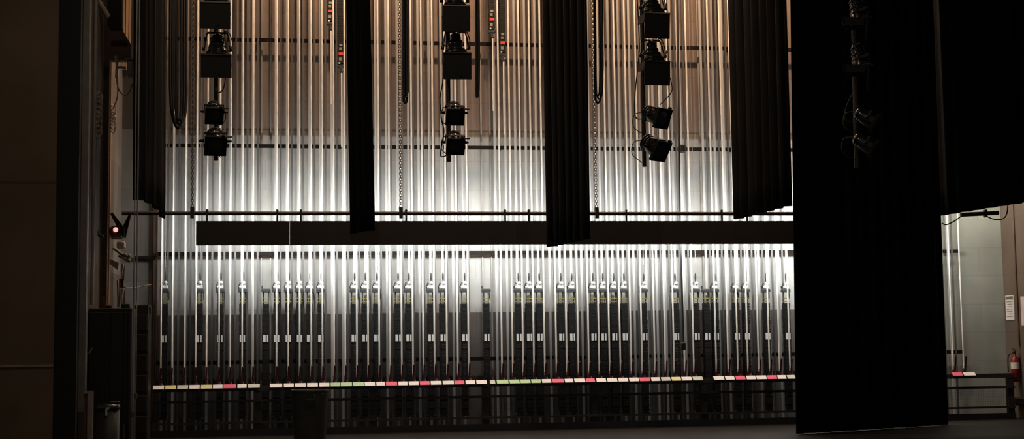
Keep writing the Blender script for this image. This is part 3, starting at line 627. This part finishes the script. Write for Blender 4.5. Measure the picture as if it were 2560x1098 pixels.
# tan conduit and brown post on left wall
def onl(px, py, off=.0): return atx(px, py, XL+off)
q = onl(274, 400, .05)
o = MB().box((XL+.04, q.y, (onl(274, 100, .05).z+onl(274, 770, .05).z)/2), (.06, .07, onl(274, 100, .05).z-onl(274, 770, .05).z)).build('wall_batten', 'tan'); tag(o, 'long tan upright batten fixed on the left wall', 'batten')
q = onl(263, 400, .06)
o = MB().box((XL+.06, q.y, 4.3), (.12, .12, 8.2)).build('wall_post', 'brown'); tag(o, 'dark brown post on the left wall beside the tan batten', 'post')
q = onl(236, 300, .05)
o = MB().tube([(XL+.05, q.y, 2.4), (XL+.05, q.y, 7), (XL+.05, q.y, ZTOP)], .03, 10).build('standpipe', 'galvbox'); tag(o, 'dull grey pipe running up the left wall at the far left', 'pipe')
q = onl(222, 300, .05)
o = MB().tube([(XL+.06, q.y, 2.2), (XL+.06, q.y, 5), (XL+.06, q.y, 6.2), (XL+.03, q.y-.15, 6.8), (XL+.03, q.y-.15, ZTOP)], .02, 8).build('conduit', 'skin'); tag(o, 'thin bent conduit on the left wall next to the grey column', 'pipe')
# sloping bracket arm at top left
o = MB().tube([at(240, -8, -3.6), at(256, 18, -3.55), at(271, 43, -3.5)], .045, 8).build('bracket_arm', 'pale'); tag(o, 'sloping pale bracket arm at the top left corner', 'bracket')
# rope coils and cords
def coil(name, px, py, n, rx, ry, dz, m, label, Y, r=.012):
    b = MB(); o = at(px, py, Y)
    for k in range(n):
        b.tube([(rx*math.cos(2*math.pi*i/14), .03*math.sin(2*math.pi*i/7+k), -k*dz+ry*math.sin(2*math.pi*i/14)) for i in range(14)], r, 6, True)
    q = b.build(name, m); q.location = o; return tag(q, label, 'rope')
coil('hanging_rope_coil', 283, 275, 6, .045, .09, .065, 'cloth', 'pale cord hung in a chain of loops beside the tan batten', -2.6, .01)
coil('hanging_rope_coil', 247, 245, 8, .05, .1, .085, 'pale', 'dull rope coil hung on the left wall by the grey pipe', -3.7, .016)
cable('white_cord', [at(288, 140, -3.2), at(291, 170, -3.2), at(292, 205, -3.2), at(300, 230, -3.2), at(314, 238, -3.2), at(325, 226, -3.2), at(331, 210, -3.2)], .013, 'pale cord drooping in an arc below the hood', None, 'cloth')
cable('white_cord', [at(293, 180, -3.24), at(294, 235, -3.24), at(287, 262, -3.24), at(283, 270, -3.24)], .012, 'pale cord leading down to the chain of loops', None, 'cloth')
b = MB(); c = at(300, 168, -3.12); b.tube([at(291, 170, -3.12), c, at(315, 170, -3.12)], .028, 8); b.tube([at(294, 140, -3.12), at(292, 170, -3.12), at(291, 195, -3.12)], .024, 8)
o = b.build('pipe_cross', 'galvbox'); tag(o, 'grey pipe cross fitting below the hood', 'pipe fitting')  # pipe fitting free in the air, not fixed to the wall
c = at(325, 172, -3.25); o = MB().box(c, (.1, .12, .3), bev=.015).build('lamp_box', 'galvbox'); tag(o, 'small grey box at the edge of the curved-hem curtain', 'box'); MB().box((c.x, c.y, c.z+.16), (.14, .14, .025)).build('box_cap', 'galvbox', o)  # added cap; the box is modelled without any support
# red warning lamp with black flaps and the bracket below
Yw = -2.3
c = at(290, 578, Yw)
e = empty('warning_lamp', c, 'glowing red lamp among black flaps on the left wall', 'light')
MB().lathe([(.0, -.03), (.03, -.025), (.045, 0), (.035, .04), (0, .06)], Matrix.Translation((0, -.06, .02)) @ Matrix.Rotation(math.pi/2, 4, 'X'), 16).build('lamp_globe', 'redlamp', e)
MB().lathe([(.05, -.06), (.1, -.06), (.1, .02), (.05, .06)], Matrix.Translation((-.02, .0, 0)) @ Matrix.Rotation(math.pi/2, 4, 'X'), 18).build('lamp_ring', 'maroon', e)
MB().box((0, .12, -.02), (.22, .08, .24), bev=.03).build('back_plate', 'galvbox', e)
b = MB(); b.prism([(c2[0]-c.x, c2[1]-c.z) for c2 in (pz(276, 535, Yw), pz(283, 533, Yw), pz(311, 570, Yw), pz(312, 594, Yw), pz(306, 592, Yw))], -.06, .0)
b.prism([(c2[0]-c.x, c2[1]-c.z) for c2 in (pz(328, 532, Yw), pz(322, 535, Yw), pz(307, 565, Yw), pz(305, 592, Yw), pz(313, 596, Yw))], .02, .08); b.build('flap', 'scrim', e)
o = MB().box(at(303, 613, Yw+.02), (.15, .14, .13), bev=.02).build('pale_box', 'cloth'); tag(o, 'pale square box just under the red lamp', 'box')  # box sits clear of the wall, with no mounting modelled
b = MB(); b.tube([at(283, 620, -2.4), at(303, 635, -2.4), at(324, 645, -2.4)], .028, 8); b.tube([at(296, 640, -2.4), at(310, 646, -2.4), at(322, 655, -2.4)], .02, 8)
for q in ((313, 637), (323, 640), (312, 647), (322, 651)): b.lathe([(0, -.03), (.03, -.02), (.03, .02), (0, .03)], Matrix.Translation(at(*q, -2.44)), 10)
o = b.build('pipe_bracket', 'galvbox'); tag(o, 'pale slanted pipe bracket with bright bolts under the pale box', 'bracket')
b = MB(); pts = [pz(267, 655, -2.2), pz(270, 645, -2.2), pz(297, 658, -2.2), pz(294, 676, -2.2)]; b.prism(pts, -2.2, -1.9); o = b.build('wall_shelf', 'galvbox'); tag(o, 'grey slanted panel on the left wall under the pipe bracket', 'shelf')
def strip_cloth(px0, px1, py0, py1, Y, m, name, label, seed=0):
    rnd = random.Random(seed); pts = []; N = 8; b = MB(); vs = []; n = 9
    for back in (0, 1):
        for j in range(N+1):
            v = j/N
            for i in range(n):
                u = i/(n-1); q = at(px0+(px1-px0)*(u+.08*math.sin(5*v+seed)), py0+(py1-py0)*v, Y); vs.append(q+Vector((0, .03*math.sin(u*9+v*2)+.012*back, 0)))
    fs = []; K = (N+1)*n
    for j in range(N):
        for i in range(n-1): a = j*n+i; fs.append((a, a+n, a+n+1, a+1)); fs.append((K+a, K+a+1, K+a+n+1, K+a+n))
        a = j*n; fs.append((a, K+a, K+a+n, a+n)); a = j*n+n-1; fs.append((a, a+n, K+a+n, K+a))
    b.add(vs, fs, True); o = b.build(name, m); return tag(o, label, 'cloth')
strip_cloth(302, 312, 660, 700, -2.5, 'cloth', 'hanging_rag', 'pale rag hanging below the pipe bracket', 1)
strip_cloth(297, 309, 697, 720, -2.52, 'maroon', 'hanging_rag', 'dark red rag between the pale hanging cloths', 2)
strip_cloth(301, 314, 722, 766, -2.5, 'cloth', 'hanging_rag', 'pale cloth hanging down to the tall cabinet top, right strip', 3)
strip_cloth(292, 299, 700, 768, -2.55, 'cloth', 'hanging_rag', 'narrow pale cloth strip left of the red rag', 4)
cable('hanging_hook', [at(309, 717, -2.5), at(320, 720, -2.5), at(345, 719, -1.6), at(362, 715, -1.5), at(377, 712, -1.4)], .012, 'thin grey rod reaching from the red rag towards the guide rails', None, 'galvbox')
q0 = at(335, 646, -.1); q1 = at(388, 646, -.1)
o = MB().tube([(q0.x, -.1, q0.z), ((q0.x+q1.x)/2, -.1, q0.z), (q1.x, -.1, q0.z)], .045, 8).build('wall_pipe', 'angle'); tag(o, 'short dark horizontal pipe on the wall left of the guide rails', 'pipe')
cable('power_cable', [at(240, 610, -3.2), at(246, 650, -3.2), at(236, 720, -3.2), at(228, 770, -3.2)], .014, 'thin grey cable falling to the tall cabinet at far left', None, 'skin')
cable('power_cable', [at(240, 575, -3.3), at(248, 588, -3.3), at(258, 592, -3.3)], .03, 'short dark hose stub on the left wall', None)
# ------------------------------------------------------------------ light
w = bpy.data.worlds.new('world'); SC.world = w; w.use_nodes = True
w.node_tree.nodes['Background'].inputs[0].default_value = (1, .86, .7, 1); w.node_tree.nodes['Background'].inputs[1].default_value = .06
def area(name, loc, aim, e, sx, sy, col):
    l = bpy.data.lights.new(name, 'AREA'); l.shape = 'RECTANGLE'; l.size = sx; l.size_y = sy; l.energy = e; l.color = col
    o = bpy.data.objects.new(name, l); COL.objects.link(o); o.location = loc
    o.rotation_euler = (Vector(aim)-Vector(loc)).to_track_quat('-Z', 'Y').to_euler(); return o
for x in (.5, 4, 7.5, 10.5): area('fly_work_lamp', (x, -2.3, 11.2), (x+.4, -.3, 5.5), 235, .35, .2, (1, .66, .42))
area('left_work_lamp', (-1.9, -1.2, 10.9), (-3, -.5, 6), 24, .3, .3, (1, .7, .45))
area('left_fill_light', (-3.05, -4.9, 9.9), (-3.2, -2.9, 5.5), 6, .2, .2, (1, .78, .58))  # unseen fill light, added to brighten the pale cords at left
area('stage_work_lamp', (.5, -12, 11.2), (2, -6, 3), 90, .2, .2, (1, .8, .62))
area('end_wall_lamp', (XR-.9, -1.5, 5.3), (XR-.8, 0, 3.5), 44, .3, .2, (1, .95, .82))
SC.view_settings.view_transform = 'Standard'; SC.view_settings.look = 'None'; SC.view_settings.gamma = 1; SC.view_settings.use_curve_mapping = False
SC.view_settings.exposure = 0
